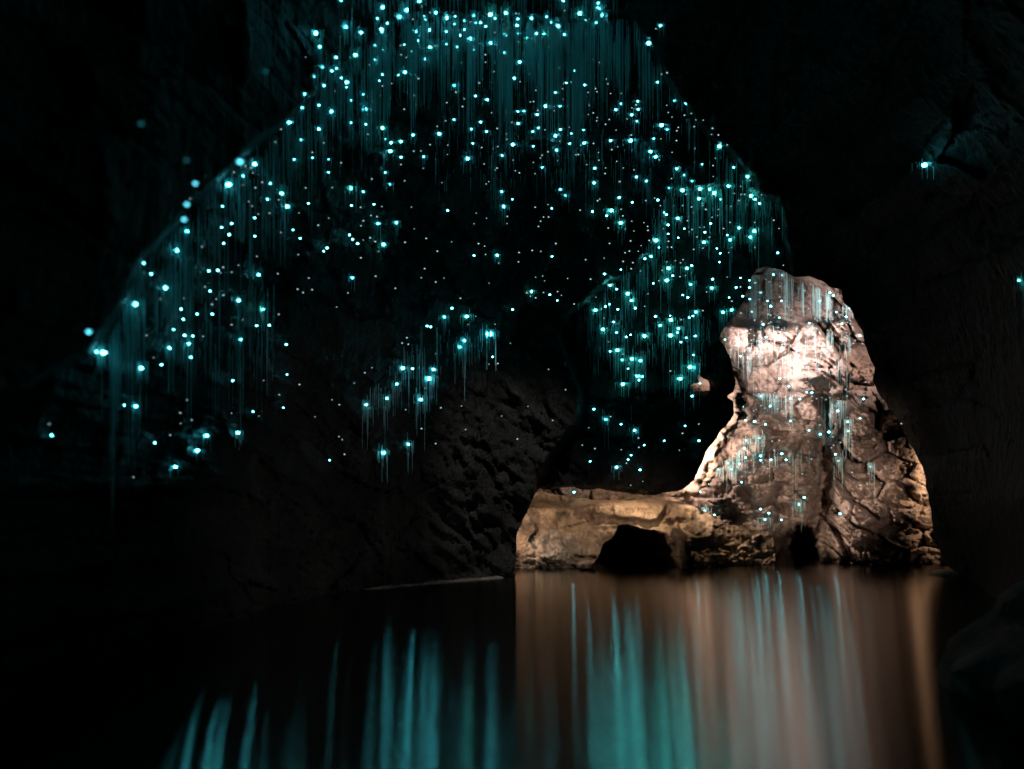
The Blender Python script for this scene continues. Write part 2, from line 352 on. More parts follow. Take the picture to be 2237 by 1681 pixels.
# ------------------------------------------------------------------ the lamp-lit grotto wall
def bl(X, Y, cx, cy, rx, ry, a, p=2.0, e=.35, ang=0):
    c, s = math.cos(R(ang)), math.sin(R(ang))
    u, v = (X - cx) * c + (Y - cy) * s, -(X - cx) * s + (Y - cy) * c
    q = (np.abs(u / rx)**p + np.abs(v / ry)**p)**(1 / p)
    return a * sm((1 + e - q) / (2 * e))
def crack(X, Y, pts, w, a):
    best = np.full(X.shape, 1e9)
    for (x1, y1), (x2, y2) in zip(pts[:-1], pts[1:]):
        ex, ey = x2 - x1, y2 - y1; t = np.clip(((X - x1) * ex + (Y - y1) * ey) / (ex * ex + ey * ey), 0, 1)
        best = np.minimum(best, np.hypot(X - x1 - t * ex, Y - y1 - t * ey))
    return a * sm(1 - best / w)
def grotto_depth(X, Y):
    jx = X + 9 * fbm(X / 35, Y / 35, X * 0 + 2, 3, 71); jy = Y + 7 * fbm(X / 35, Y / 35, X * 0 + 7, 3, 72)
    d = 15.05 + .9 * sm((1150 - Y) / 500)
    d = d + .4 * sm((720 - Y) / 100)
    d = d + bl(jx, jy, 1695, 652, 92, 56, 1.3, 3)              # dark hollow at the top
    d = d + bl(jx, jy, 1775, 722, 95, 16, -.45, 4, .4, -8)    # golden shelf above the bright band
    d = d + bl(jx, jy, 1772, 790, 110, 46, -.35, 3)           # bright band
    d = d + bl(jx, jy, 1800, 822, 64, 44, -.55, 4, .22, 4)    # big smooth block
    d = d + bl(jx, jy, 1665, 840, 66, 56, .55, 3)             # dark hollow behind the long threads
    d = d + bl(jx, jy, 1612, 735, 30, 34, -.4, 3)
    d = d + bl(jx, jy, 1820, 688, 34, 12, .6, 3)              # small black hole near the upper right
    d = d + bl(jx, jy, 1762, 905, 70, 34, .30, 4, .25)
    d = d + bl(jx, jy, 1755, 976, 40, 28, -.32, 4, .2, 12)    # reddish block
    d = d + bl(jx, jy, 1620, 930, 50, 40, -.15, 3)
    d = d + bl(jx, jy, 1600, 1085, 70, 55, -.35, 3)
    d = d + bl(jx, jy, 1700, 1065, 60, 40, -.15, 3)
    kx = jx + 10 * fbm(X / 18, Y / 18, X * 0 + 4, 3, 77); ky = jy + 9 * fbm(X / 16, Y / 16, X * 0 + 9, 3, 78)
    d = d + crack(kx, ky, [(1802, 872), (1810, 930), (1796, 985), (1806, 1040), (1794, 1100), (1780, 1150), (1762, 1190)], 27, 1.0)   # dark cleft
    d = d + bl(kx, ky, 1742, 1222, 40, 62, 3.5, 2.0, .3, 8)  # low dark hollow at the water
    d = d + bl(jx, jy, 1930, 1040, 100, 210, -.75, 2.6, .35)  # rugged column on the right
    d = d + bl(jx, jy, 1900, 900, 50, 60, -.25, 2.6)
    d = d + bl(jx, jy, 1920, 1170, 110, 60, -.35, 3)
    d = d + bl(X, Y, 1390, 1215, 110, 90, 3.0, 4, .2)        # open water cave behind the arch
    d = d + bl(jx, jy, 1560, 1185, 130, 45, -.55, 4, .3)      # smooth low foot beside the arch
    d = d + bl(jx, jy, 1580, 1222, 120, 10, .2, 4, .3)
    d = d + crack(jx, jy, [(1650, 995), (1730, 992), (1780, 1006)], 9, .35) + crack(jx, jy, [(1690, 948), (1790, 950)], 7, .4)
    d = d + crack(jx, jy, [(1730, 858), (1790, 864), (1830, 872), (1850, 850), (1862, 800)], 8, .4)
    d = d + crack(jx, jy, [(1830, 1050), (1862, 1090), (1915, 1132)], 10, .5) + crack(jx, jy, [(1975, 1130), (2040, 1168)], 10, .4)
    d = d + crack(jx, jy, [(1915, 880), (1922, 900), (1918, 930)], 9, .5) + crack(jx, jy, [(1870, 920), (1920, 935), (1905, 955), (1860, 960)], 6, .25)
    x, z = (X - W_ / 2) / F_ * 15.5, CZ + (HOR - Y) / F_ * 15.5
    up = sm((960 - Y) / 160)
    rug = .8 + .45 * sm((X - 1780) / 80) + .3 * sm((Y - 1080) / 60) * sm((X - 1800) / 50)
    tz = z + .10 * x * sm((X - 1780) / 100) + .10 * fbm(x * 1.2, z * 1.2, x * 0, 3, 80)
    f1, c1 = facets(x * 1.4, tz * 2.2, 81)
    f2, c2 = facets(x * 4.4 + .4 * fbm(x * 4, z * 4, x * 0, 2, 82), tz * 6.6, 83)
    f3, c3 = facets(x * 11 + .6 * fbm(x * 9, z * 9, x * 0, 2, 85), tz * 17.0, 84)
    d = d - rug * (.40 * f1 - .18 * c1 + .12 * f2 - .07 * c2 + .035 * f3 - .016 * c3)
    d = d - .05 * fbm(x * 1.6, x * 0 + 3, z * 5.5, 4, 95, True) * up
    d = d - .022 * fbm(x * 18, x * 0, z * 22, 3, 96, True)
    d = d - .10 * fbm(x * 1.6, x * 0, z * 1.6, 4, 91, True) - .035 * fbm(x * 7, x * 0, z * 9, 4, 92, True)
    return d
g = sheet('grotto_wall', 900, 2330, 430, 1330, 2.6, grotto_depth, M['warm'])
tag(g, 'rugged brown limestone wall of the lamp lit grotto', kind='structure')

# ------------------------------------------------------------------ the low rock arch
ARCH = ragged([(1060, 1105), (1120, 1092), (1160, 1078), (1185, 1072), (1215, 1082), (1262, 1090), (1330, 1095), (1400, 1092), (1455, 1086), (1490, 1092), (1525, 1108), (1560, 1132), (1600, 1148), (1660, 1158), (1690, 1170), (1700, 1330), (1060, 1330)], 7, 3, 12)
AHOLE = ragged([(1294, 1300), (1296, 1236), (1312, 1210), (1318, 1190), (1340, 1168), (1352, 1150), (1372, 1148), (1392, 1152), (1425, 1158), (1462, 1164), (1466, 1180), (1474, 1196), (1488, 1220), (1484, 1240), (1484, 1300)], 7, 2.6, 13)
def arch_depth(X, Y):
    jx = X + 8 * fbm(X / 30, Y / 30, X * 0 + 1, 3, 171); jy = Y + 6 * fbm(X / 30, Y / 30, X * 0 + 5, 3, 172)
    d = 13.85 + .35 * sm((1180 - Y) / 100) + .6 * sm((X - 1500) / 160)
    topd = Y - (1084 + 6 * np.sin(X / 60))
    d = d + .5 * sm(1 - topd / 26)                                        # rolls back at the top
    d = d + bl(jx, jy, 1390, 1112, 110, 22, -.28, 3, .35, 4)              # bright lintel
    d = d + bl(jx, jy, 1250, 1160, 95, 40, .12, 2.5, .5)
    d = d + bl(jx, jy, 1318, 1180, 30, 60, -.2, 2.5, .5, 28)
    d = d + bl(jx, jy, 1190, 1190, 60, 40, -.2, 2.5, .5)
    d = d + bl(jx, jy, 1292, 1234, 30, 9, -.45, 2.5, .3)
    d = d + bl(jx, jy, 1530, 1135, 60, 34, -.12, 2.6, .4, 30)             # grey rounded boulder beside the lintel
    d = d + bl(jx, jy, 1452, 1118, 8, 20, .3, 2.6, .4, 20)
    d = d + bl(jx, jy, 1487, 1198, 10, 52, -.32, 3, .4, -12)
    d = d + crack(jx, jy, [(1255, 1216), (1300, 1220)], 6, .2)
    x, z = (X - W_ / 2) / F_ * 14, CZ + (HOR - Y) / F_ * 14
    f1, c1 = facets(x * 2.2, z * 2.6, 181); f2, c2 = facets(x * 8, z * 13.0, 183); f3, c3 = facets(x * 15, z * 18.0, 184)
    low = sm((Y - 1195) / 18)
    d = d - .10 * f1 - (.3 + low) * (.045 * f2 - .03 * c2) - .02 * f3 + .01 * c3 - .06 * fbm(x * 3, x * 0, z * 3, 4, 191, True) - .02 * fbm(x * 12, x * 0, z * 12, 3, 192, True)
    return d
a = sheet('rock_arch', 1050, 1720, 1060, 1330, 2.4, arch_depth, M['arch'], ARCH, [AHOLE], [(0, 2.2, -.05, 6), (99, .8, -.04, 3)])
tag(a, 'low ochre rock arch with a black hollow at the waterline', 'rock arch')

# ------------------------------------------------------------------ lit rib of rock at the left edge of the grotto
def tube(pts, rads, seg=14, rough=.3, seed=0, sub=5):
    P0 = np.array(pts, float); n = len(P0)
    t = np.linspace(0, n - 1, (n - 1) * sub + 1); c = np.stack([np.interp(t, range(n), P0[:, k]) for k in range(3)], -1)
    for _ in range(2): c[1:-1] = (c[:-2] + 2 * c[1:-1] + c[2:]) / 4
    r = np.interp(t, range(n), rads); V = []; Fc = []
    tan = np.gradient(c, axis=0); tan /= np.linalg.norm(tan, axis=1)[:, None]
    for i in range(len(c)):
        s = np.cross(tan[i], (0, 1, 0)); s /= np.linalg.norm(s) + 1e-9; u = np.cross(s, tan[i])
        for k in range(seg):
            a_ = 2 * math.pi * k / seg; dv = s * math.cos(a_) + u * math.sin(a_)
            p = c[i] + dv * r[i]
            nn = fbm(np.array([p[0] * 9]), np.array([p[1] * 9]), np.array([p[2] * 9]), 4, seed)[0]
            V.append(p + dv * r[i] * rough * 2 * nn)
    for i in range(len(c) - 1):
        for k in range(seg):
            Fc.append((i * seg + k, i * seg + (k + 1) % seg, (i + 1) * seg + (k + 1) % seg, (i + 1) * seg + k))
    Fc.append(tuple(range(seg))[::-1]); Fc.append(tuple(range((len(c) - 1) * seg, len(c) * seg)))
    return V, Fc
rp = [(1588, 785), (1598, 812), (1610, 860), (1604, 905), (1572, 945), (1552, 985), (1536, 1030), (1518, 1062), (1490, 1076), (1452, 1076)]
V, Fc = tube([P(x, y, 14.05) for x, y in rp], [.05, .10, .14, .16, .13, .13, .14, .13, .11, .05], 22, .6, 200, 12)
o = mesh_obj('rock_rib', V, Fc, M['warm'])
tag(o, 'narrow lamp lit rib of rock curving down the left edge of the grotto', 'rock')

# ------------------------------------------------------------------ black boulder in the right foreground
import bmesh
def boulder(name, loc, rad, mat, seed, sub=5):
    bm = bmesh.new(); bmesh.ops.create_icosphere(bm, subdivisions=sub, radius=1)
    co = np.array([v.co[:] for v in bm.verts])
    n = .26 * fbm(co[:, 0] * 1.1, co[:, 1] * 1.1, co[:, 2] * 1.1, 4, seed) + .16 * fbm(co[:, 0] * 2.6, co[:, 1] * 2.6, co[:, 2] * 2.6, 5, seed + 9, True)
    co = co * (1 + n)[:, None] * np.array(rad)
    for v, c in zip(bm.verts, co): v.co = c
    for f in bm.faces: f.smooth = True
    me = bpy.data.meshes.new(name); bm.to_mesh(me); bm.free(); me.materials.append(mat)
    o = link(bpy.data.objects.new(name, me)); o.location = loc
    return o
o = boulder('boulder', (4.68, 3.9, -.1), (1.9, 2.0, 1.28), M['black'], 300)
tag(o, 'large black boulder rising from the water in the lower right foreground', 'boulder')

o = boulder('shore_rock', P(2085, 1262, 12.55)[:2] + (-.02,), (.42, .22, .11), M['arch'], 320, 4)
tag(o, 'small golden lit shore rock at the right end of the water', 'rock', None)

# low wet stones along the foot of the left wall
def pebble_line():
    V, Fc = [], []
    bm = bmesh.new()
    for k in range(46):
        px = 800 + 290 * (k + rng.random() * .8) / 46; d = 10.85 + 1.45 * (px - 800) / 290 - .06
        X = (px - W_ / 2) / F_ * d
        r = .02 + .03 * rng.random()
        from mathutils import Matrix
        mt = Matrix.Translation((X, d - .1, .0)) @ Matrix.Diagonal((r * 2.2, r * 1.3, r * .8, 1))
        bmesh.ops.create_icosphere(bm, subdivisions=2, radius=1, matrix=mt)
    me = bpy.data.meshes.new('shore_stones'); bm.to_mesh(me); bm.free(); me.materials.append(M['warm'])
    o = link(bpy.data.objects.new('pebbles', me))
    tag(o, 'thin line of pale pebbles at the waterline under the left wall', kind='stuff')
pebble_line()

# ------------------------------------------------------------------ water
w = mesh_obj('water', [(-60, -12, 0), (60, -12, 0), (60, 60, 0), (-60, 60, 0)], [(0, 1, 2, 3)], M['water'], smooth=False)
tag(w, 'still black cave water with long teal and amber reflections', kind='structure')

# ------------------------------------------------------------------ glowworms
def T(ox, oy, s, lst, cond=lambda x, y: True):
    return [(ox + x / s, oy + y / s, k) for x, y, k in lst if cond(x, y)]
S = 3.687
A = [(537,8,2),(870,62,3),(825,150,2),(903,187,2),(575,220,3),(332,270,3),(697,265,3),(365,378,3),(250,462,1),(495,465,2),(385,543,2),(460,573,2),(498,553,2),(320,620,2),(650,445,3),(860,240,3),(868,262,2),(882,297,2),(807,367,2),(880,405,2),(807,480,2),(763,524,1),(397,692,2),(537,630,2),(583,665,3),(582,705,2),(485,737,1),(243,760,2),(715,763,2),(222,870,2),(357,850,2),(460,900,3),(617,810,2),(733,880,3),(750,922,1),(850,772,1),(785,818,1),(120,988,3),(355,1042,2),(613,990,2),(735,1003,2),(213,1128,2),(750,1083,1),(302,1229,1),(305,1273,2),(157,1286,2),(435,1285,2),(433,1390,2),(535,1313,1),(250,1515,1),(57,1560,3),(272,1640,2),(615,1518,3),(713,1547,2),(800,1648,2),
(1065,82,3),(1007,137,3),(1093,137,1),(1113,157,1),(1163,12,3),(1185,57,1),(1205,130,2),(1212,160,2),(1250,102,1),(1300,105,3),(1140,255,3),(1157,330,2),(1013,367,1),(1043,362,2),(1098,415,2),(1018,443,1),(1247,243,3),(1203,292,1),(1252,382,3),(1208,477,2),(1050,583,3),(997,606,2),(942,675,1),(868,602,2),(845,652,2),(1387,147,3),(1453,132,2),(1470,158,1),(1450,195,2),(1383,257,2),(1530,170,2),(1572,180,1),(1605,128,2),(1618,185,2),(1657,185,2),(1700,215,2),(1527,240,2),(1492,287,2),(1572,313,3),(1387,358,2),(1470,380,2),(1603,405,2),(1593,447,1),(1500,507,1),(1738,120,3),(1860,107,3),(1773,150,2),(1845,197,1),(1873,230,1),(1957,155,2),(1953,207,3),(1943,113,1),(1850,275,2),(1875,290,2),(1773,262,1),(1960,272,2),(1742,348,3),(1850,427,2),(1973,502,3),(2070,150,3),(2192,137,2),(2047,245,1),(2110,272,2),(2173,275,3),(2040,307,3),(2152,303,1),(2100,338,1),(2057,407,1),(1768,577,1),(1647,670,1),(1930,632,2),(2103,730,1),(1448,690,3),(1460,745,1),(1618,775,2),(1713,805,2),(1387,828,1),(1513,860,1),(1747,910,1),(1868,905,1),(1960,900,2),(2007,897,2),(2120,892,1),(2115,925,2),(1443,965,2),(1377,975,1),(1310,1020,1),(1660,985,2),(1707,1062,2),(1585,1042,2),(1598,1157,2),(1910,988,1),(1960,997,2),(1988,990,1),(2183,857,3),(870,1033,3),(892,1123,2),(938,1152,2),(1018,1142,3),(932,1220,3),(1018,1268,2),(1017,1327,1),(890,1391,2),(930,1485,2),(1115,1090,2),(1325,1080,3),(1252,1167,1),(1178,1217,1),(1200,1264,2),(1392,1246,1),(1555,1280,3),(1668,1190,1),(1760,1200,1),(1868,1080,1),(1870,1123,1),(1918,1167,3),(2080,1062,2),(2125,1033,2),(2178,1048,1),(2083,1180,2),(1830,1255,2),(2083,1310,1),(2155,1350,2),(1047,1458,1),(1347,1473,1),(1830,1545,2),(1915,1607,2)]
B = [(383,182,2),(438,212,3),(480,8,2),(493,87,1),(613,110,3),(665,162,2),(763,27,2),(755,65,2),(780,72,3),(792,122,3),(832,160,1),(745,185,2),(1265,208,2),(1227,233,1),(1168,350,3),(490,280,2),(573,572,2),(655,687,2),(507,668,2),(482,677,1),(417,748,2),(383,690,1),(838,678,1),(863,755,1),(1273,600,1),(1317,588,1),(1241,663,2),(457,857,2),(518,855,1),(690,850,1),(683,925,1),(943,838,2),(905,885,2),(1080,818,2),(1085,883,2),(1032,927,2),(1072,978,2),(995,960,1),(822,1003,1),(907,1050,1),(1377,812,2),(1470,835,2),(1315,850,1),(1327,908,1),(1357,945,1),(1457,930,1),(1513,915,1),(1550,967,1),(1535,1022,1),(1408,1028,1),(1608,970,1),(1272,1010,3),(1320,1045,2),(1268,1120,1),(1210,1120,2),(1028,1090,1),(1023,1135,3),(862,1135,2),(750,975,1),(645,1048,2),(548,1077,2),(458,1045,2),(418,1095,3),(650,1153,3),(622,1172,1),(533,1158,2),(424,1210,2),(725,1157,1),(765,1230,1),(583,1248,1),(435,1297,1),(1183,1223,3),(1226,1265,3),(1358,1229,1),(1543,1197,1),(1740,1180,3),(1600,1325,2),(735,1357,2),(730,1475,2),(822,1355,1),(965,1355,1),(1070,1428,2),(1152,1460,2),(1413,1347,1),(1393,1362,2),(1452,1412,2),(1353,1440,1),(1520,1460,2),(1333,1517,2),(1440,1535,3),(1470,1567,1),(1583,1523,3),(1657,1527,3),(1695,1557,3),(1572,1603,3),(1748,1607,2),(1815,1500,3),(1853,1350,2),(1962,1425,3),(1690,1423,1),(1910,1503,1),(1860,1560,1),(1915,1567,1),(1942,1567,1),(1995,1580,3),(2025,1607,2),(2062,1640,2),(2078,1572,1),(457,1527,2),(500,1577,2),(932,1593,2),(1037,1632,2),(775,1605,1),(1147,1617,1),(1243,1613,2),(1490,1623,1),(1895,1617,1),(1675,1085,1)]
E_ = [(895,368,1),(1003,367,1),(1075,367,1),(1147,378,1),(1235,367,1),(925,422,2),(942,440,2),(1035,470,3),(1055,490,1),(957,523,2),(1113,490,1),(1162,425,1),(1123,455,1),(1260,398,1),(1362,398,1),(497,407,3),(462,450,2),(348,415,2),(578,397,1),(593,450,1),(575,507,3),(613,557,1),(682,572,1),(792,535,1),(762,505,1),(795,567,1),(920,553,1),(1088,553,2),(1123,540,1),(1150,560,1),(957,595,2),(1127,580,1),(1213,543,1),(1248,540,1),(1300,512,2),(1253,582,2),(1290,622,1),(1190,620,1),(1038,627,2),(1247,662,3),(1237,710,1),(1163,720,1),(960,655,1),(985,703,1),(885,705,2),(858,648,3),(805,648,1),(655,652,1),(740,690,1),(717,735,1),(752,763,1),(820,777,3),(770,795,2),(673,827,1),(610,747,1),(595,817,1),(485,672,1),(1433,605,2),(1455,643,3),(1528,548,3),(1652,573,3),(1617,622,3),(1470,705,1),(1657,705,1),(1350,713,2),(1377,752,2),(1370,823,2),(1840,748,2),(1885,848,1),(1850,552,1),(1808,485,1),(1655,503,1),(1455,502,1),(1403,552,1),(947,820,1),(1077,803,1),(1057,828,1),(957,872,3),(1107,873,3),(1147,850,2),(993,932,2),(1098,930,1),(947,970,3),(1140,1003,3),(1315,960,2),(1310,1032,3),(1433,943,1),(577,883,2),(445,918,2),(333,960,1),(490,1010,3),(543,1040,2),(838,993,2),(633,1077,3),(663,1133,3),(795,1078,1),(1075,1088,2),(1115,1107,2),(1267,1063,1),(693,1193,2),(768,1178,1),(485,1162,2),(452,1180,2),(372,1210,3),(420,1200,1),(552,1203,2),(375,1105,1),(440,1275,1),(518,1305,2),(433,1365,3),(540,1390,2),(655,1408,2),(620,1425,2),(475,1465,1),(490,1542,2),(547,1532,2),(588,1610,3),(668,1602,3),(730,1615,2),(597,1565,1),(855,1260,2),(893,1332,3),(982,1288,3),(973,1255,2),(1040,1358,3),(1032,1390,2),(977,1413,3),(1060,1467,2),(1103,1432,2),(1175,1418,2),(1180,1225,3),(1157,1257,2),(1127,1270,2),(1237,1213,1),(1062,1287,1),(767,1418,3),(1158,1570,2),(1400,1227,3),(1470,1208,3),(1448,1108,2),(1470,1137,1),(1505,1027,2),(1540,1022,1),(1540,950,2),(22,777,2),(293,803,1),(67,1060,1),(65,1132,2),(5,1085,2),(200,1160,1),(20,390,2),
(1612,970,2),(1663,987,2),(1613,1028,2),(1557,1097,2),(1703,1068,3),(1743,963,1),(1805,923,2),(1880,928,3),(1858,1018,1),(1615,1120,2),(1757,1135,2),(1870,1135,2),(1783,1178,2),(1657,1160,1),(1632,1222,3),(1543,1233,1),(1852,1270,2),(1908,1240,1),(1783,1250,1),(1785,1305,1),(1722,1325,2),(1710,1300,1),(2105,1000,1),(2178,1137,2),(1457,1367,1),(1415,1447,2),(1540,1580,2),(1672,1553,1),(1648,1582,1),(1752,1640,1),(1800,1640,1)]
F2 = [(1155,332,2),(1182,355,2),(1311,457,3),(1205,488,2),(1285,525,2),(988,577,2),(990,625,1),(988,667,1),(1250,582,2),(1200,607,1),(1243,607,1),(1133,633,1),(1200,673,1),(1290,675,1),(1295,703,1),(1395,678,2),(1357,718,1),(1343,740,1),(1318,780,1),(1417,743,1),(1130,703,1),(1070,713,1),(740,612,1),(715,657,2),(655,645,1),(640,690,2),(545,675,1),(310,710,2),(388,725,1),(540,710,1),(435,842,3),(540,845,1),(580,848,1),(567,815,1),(617,825,1),(670,838,1),(645,905,2),(692,902,1),(595,973,1),(750,1023,2),(790,1015,1),(823,1085,2),(598,1165,3),(710,1137,1),(755,1140,1),(793,1170,1),(838,1185,2),(877,1157,1),(912,1188,2),(967,1133,2),(1008,1137,2),(1010,1165,1),(1047,1185,1),(1090,1177,1),(1123,1192,1),(1118,1205,1),(1153,1178,1),(1425,1187,2),(1440,1052,1),(673,1245,2),(450,1247,2),(598,1242,1),(540,1283,1),(733,1268,1),(793,1207,1),(1217,1283,2)]
G2 = [(543,122,1),(735,120,1),(620,155,1),(500,158,2),(515,198,2),(565,217,2),(627,225,2),(702,245,2),(785,138,1),(850,158,1),(828,172,1),(875,222,2),(410,310,2),(147,255,2),(242,240,1),(128,307,1),(5,357,2),(243,355,2),(570,357,3),(657,340,3),(555,410,2),(607,428,1),(625,290,1),(1003,287,2),(1080,313,2),(1140,298,2),(1143,180,1),(1205,155,2),(1183,242,1),(1270,227,3),(1273,292,3),(1355,203,2),(1380,70,2),(997,362,1),(1077,250,1),(1220,370,1),(1173,390,1),(1158,407,1),(1185,452,2),(1205,497,3),(815,448,2),(740,490,2),(845,490,2),(1020,485,1),(668,463,2),(670,493,2),(683,510,1),(565,475,2),(605,495,1),(488,465,1),(443,512,3),(520,518,2),(378,557,3),(467,555,3),(577,542,1),(718,550,1),(537,645,2),(307,655,2),(250,712,2),(380,740,1),(285,840,3),(350,870,2),(393,615,1),(668,830,2),(725,858,2),(698,902,3),(812,905,2),(935,798,3),(970,750,2),(1430,537,3),(1300,577,1),(1357,665,1),(1217,862,2),(1177,825,1),(1640,240,1),(107,423,1),(957,587,1),(870,587,1)]
H2 = [(1133,83,2),(1293,47,2),(1027,162,2),(1003,198,2),(698,213,2),(910,262,2),(1098,283,2),(1122,377,1),(568,463,2),(1417,125,1),(632,85,1),(735,112,1),(990,230,1),(1025,408,1),(1089,27,1)]
C2 = [(835,558,5),(768,727,5),(745,848,5),(1195,383,5),(400,77,6),(765,372,6),
(1315,402,3),(1283,433,1),(1300,473,1),(1220,498,2),(1105,568,4),(1320,592,1),(1437,558,2),(1268,703,1),(1418,685,2),(1530,637,2),(1575,743,3),(1055,742,2),(1433,797,1),(1313,835,2),(1127,880,2),(1048,912,2),(1108,970,2),(1065,1040,2),(1315,983,2),(770,943,3),(685,1097,4),(890,1068,1),(1623,932,2),(1680,1000,2),(1670,795,1),(1748,718,2),(1725,593,1),(2090,595,3),(2188,625,2),(2093,735,2),(2077,972,2),(2103,1008,2),(2143,1042,2),(2188,1013,1),(1898,1078,2),(1870,1103,2),(2167,750,1),(945,1262,2),(1017,1257,2),(1040,1277,1),(1128,1272,1),(1060,1233,1),(1348,1293,3),(1500,1285,1),(1750,1320,1),(2100,1318,3),(915,1390,1),(955,1425,2),(1063,1457,1),(1005,1490,1),(970,1532,1),(1187,1500,3),(1380,1572,3),(598,1400,3),(555,1487,1),(350,1530,4),(480,1287,2),(420,1200,2),(720,1570,2),(850,1610,2),(972,1610,2),(740,1652,2),(1703,1437,1),(1975,1553,1),(2065,1440,1)]
J2 = [(460,417,5),(538,525,4),(500,520,2),(900,405,2),(957,435,2),(1000,438,2),(978,478,3),(880,500,3),(760,435,1),(990,548,2),(838,587,2),(733,605,3),(705,803,3),(645,797,2),(1248,457,3),(1331,385,2),(1397,382,2),(1485,482,2),(1488,638,2),(1207,670,2),(1553,690,1),(1448,743,1),(1470,810,2),(1312,830,2),(1343,853,1),(1201,838,1),(935,837,1),(883,952,1),(803,992,2),(1072,955,3),(1025,1032,3),(1235,940,3),(911,1117,3),(268,953,2),(255,895,1),(1053,440,1),(692,1170,1)]
D2 = [(343,70,2),(250,182,2),(432,177,2),(323,197,1),(733,195,1),(1025,222,2),(1465,70,2),(1547,130,2),(1475,190,3),(1505,270,1),(1338,285,1),(465,328,3),(612,320,3),(347,305,1),(300,488,2),(345,460,2),(400,443,1),(507,495,3),(468,552,1),(445,752,1),(255,763,3),(222,886,1),(132,1000,1),(708,1300,1),(1237,585,2),(1425,583,3),(1330,577,1),(1323,510,1),(1865,595,2),(1865,205,2),(1975,102,2),(1932,52,1),(1700,875,3),(1797,883,1),(1840,898,2),(1910,947,2),(1913,877,1),(1548,1020,2),(1060,1010,2),(998,1080,3),(1180,1077,3),(1250,1075,1),(1190,1140,1),(860,1153,2),(888,1160,2),(1360,1217,4),(1387,1402,2),(1357,1460,1),(1160,1270,3),(1125,1322,3),(665,1493,3),(743,1497,2),(913,1503,3),(873,1577,4),(615,1620,3),(358,1530,1),(272,1613,1),(1530,1292,1),(2043,975,1),(2137,618,1),(2175,775,1)]
L2 = [(740,365,3),(605,407,3),(963,373,3),(883,668,3),(718,725,3),(865,440,1),(1097,427,1),(30,342,1),(165,275,1),(60,430,2),(362,773,2),(267,487,1),(427,407,1),(446,637,1),(595,198,1),(525,265,1),(1438,92,1),(1413,140,1),(2100,437,2),(2083,780,2),(2073,558,1),(2030,675,1)]
N2 = [(570,50,2),(665,35,3),(745,90,1),(735,165,3),(865,152,3),(970,175,3),(828,213,1),(810,283,2),(940,380,3),(1003,388,2),(957,435,2),(742,490,3),(1688,98,2),(1643,262,3),(1713,260,3),(1503,417,3),(1380,313,1),(1775,480,2),(1670,650,2),(352,827,2),(510,963,3),(718,1028,2),(577,925,1),(900,1110,3),(952,1213,1),(1028,1308,2),(957,1338,1),(285,1075,1),(197,1308,1),(367,1355,1),(720,1370,1),(852,1442,2),(812,1502,2),(303,1525,2),(658,1605,3),(1297,1250,2),(1577,1050,2),(1542,1150,1),(1762,1025,1),(1763,1248,2),(1500,1377,1),(972,1640,2)]
raw = T(600, 0, S, A) + T(1240, 760, 6.144, N2) + T(1100, 0, S, B) + T(1200, 350, S, E_) + T(1500, 550, S, F2) + T(1450, 850, 3.16, G2) + T(1100, 950, S, H2) + T(200, 250, S, C2) + T(0, 550, 2.374, J2) + T(700, 400, S, D2) + T(600, 750, 3.021, L2) + [(2019, 361, 4), (2226, 613, 3), (580, 157, 6)]
# worms just above the frame whose threads and light reach into the picture
for k in range(34): raw.append((745 + 600 * rng.random(), -6 - 70 * rng.random(), rng.choice((2, 2, 3))))
# faint ones nobody could list, scattered over the vault
for k in range(230):
    x_, y_ = (rng.gauss(1260, 260), rng.uniform(90, 640)) if k % 3 else (rng.uniform(280, 1250), rng.uniform(300, 1000))
    if 300 < x_ < 1640 and inside(VAULT, np.array([x_]), np.array([y_ + 20.]))[0]: raw.append((x_, y_, 1))
for k in range(9): raw.append((1440 + 420 * rng.random(), -40 - 90 * rng.random(), 4))  # unseen strong glowworms added above the frame to light the upper right rock
for k in range(75):
    x_, y_ = rng.uniform(1585, 1870), rng.gauss(705, 45) if k % 3 else rng.uniform(800, 1000)
    if inside(OPEN, np.array([x_]), np.array([y_]))[0]: raw.append((x_, y_, 1))
worms = []
for x, y, k in raw:
    if all((x - a_)**2 + (y - b_)**2 > 25 for a_, b_, _ in worms): worms.append((x, y, k))
def in_arch(x, y): return inside(ARCH, np.array([x]), np.array([y]))[0] and not inside(AHOLE, np.array([x]), np.array([y]))[0]
wx = np.array([q[0] for q in worms]); wy = np.array([q[1] for q in worms])
op = inside(OPEN, wx, wy); dw = wall_depth(wx, wy); dg = grotto_depth(wx, wy)
# nearest rock in a small neighbourhood, so that no worm sinks into a neighbouring bump
for ox, oy in ((4, 0), (-4, 0), (0, 4), (0, -4)):
    dw = np.where(np.abs(wall_depth(wx + ox, wy + oy) - dw) < .2, np.minimum(dw, wall_depth(wx + ox, wy + oy)), dw)
    dg = np.minimum(dg, grotto_depth(wx + ox, wy + oy))
RAD = {1: 1.7, 2: 2.15, 3: 3.0, 4: 4.8, 5: 4.6, 6: 5.0}
items = []
for i, (x, y, k) in enumerate(worms):
    if op[i]:
        d = min(dg[i], 13.9 if in_arch(x, y) else 99) - .12
    else: d = dw[i]
    if k in (5, 6): d = min(d, 3.0) if k == 6 else min(d - .5, 3.3)
    r = RAD[k] * d / F_
    if k not in (5, 6): d -= 2.6 * r + .01
    jit = 1 + .5 * (rng.random() - .5)
    items.append(dict(px=x, py=y, k=k, d=d, r=r * jit, lit=bool(op[i])))

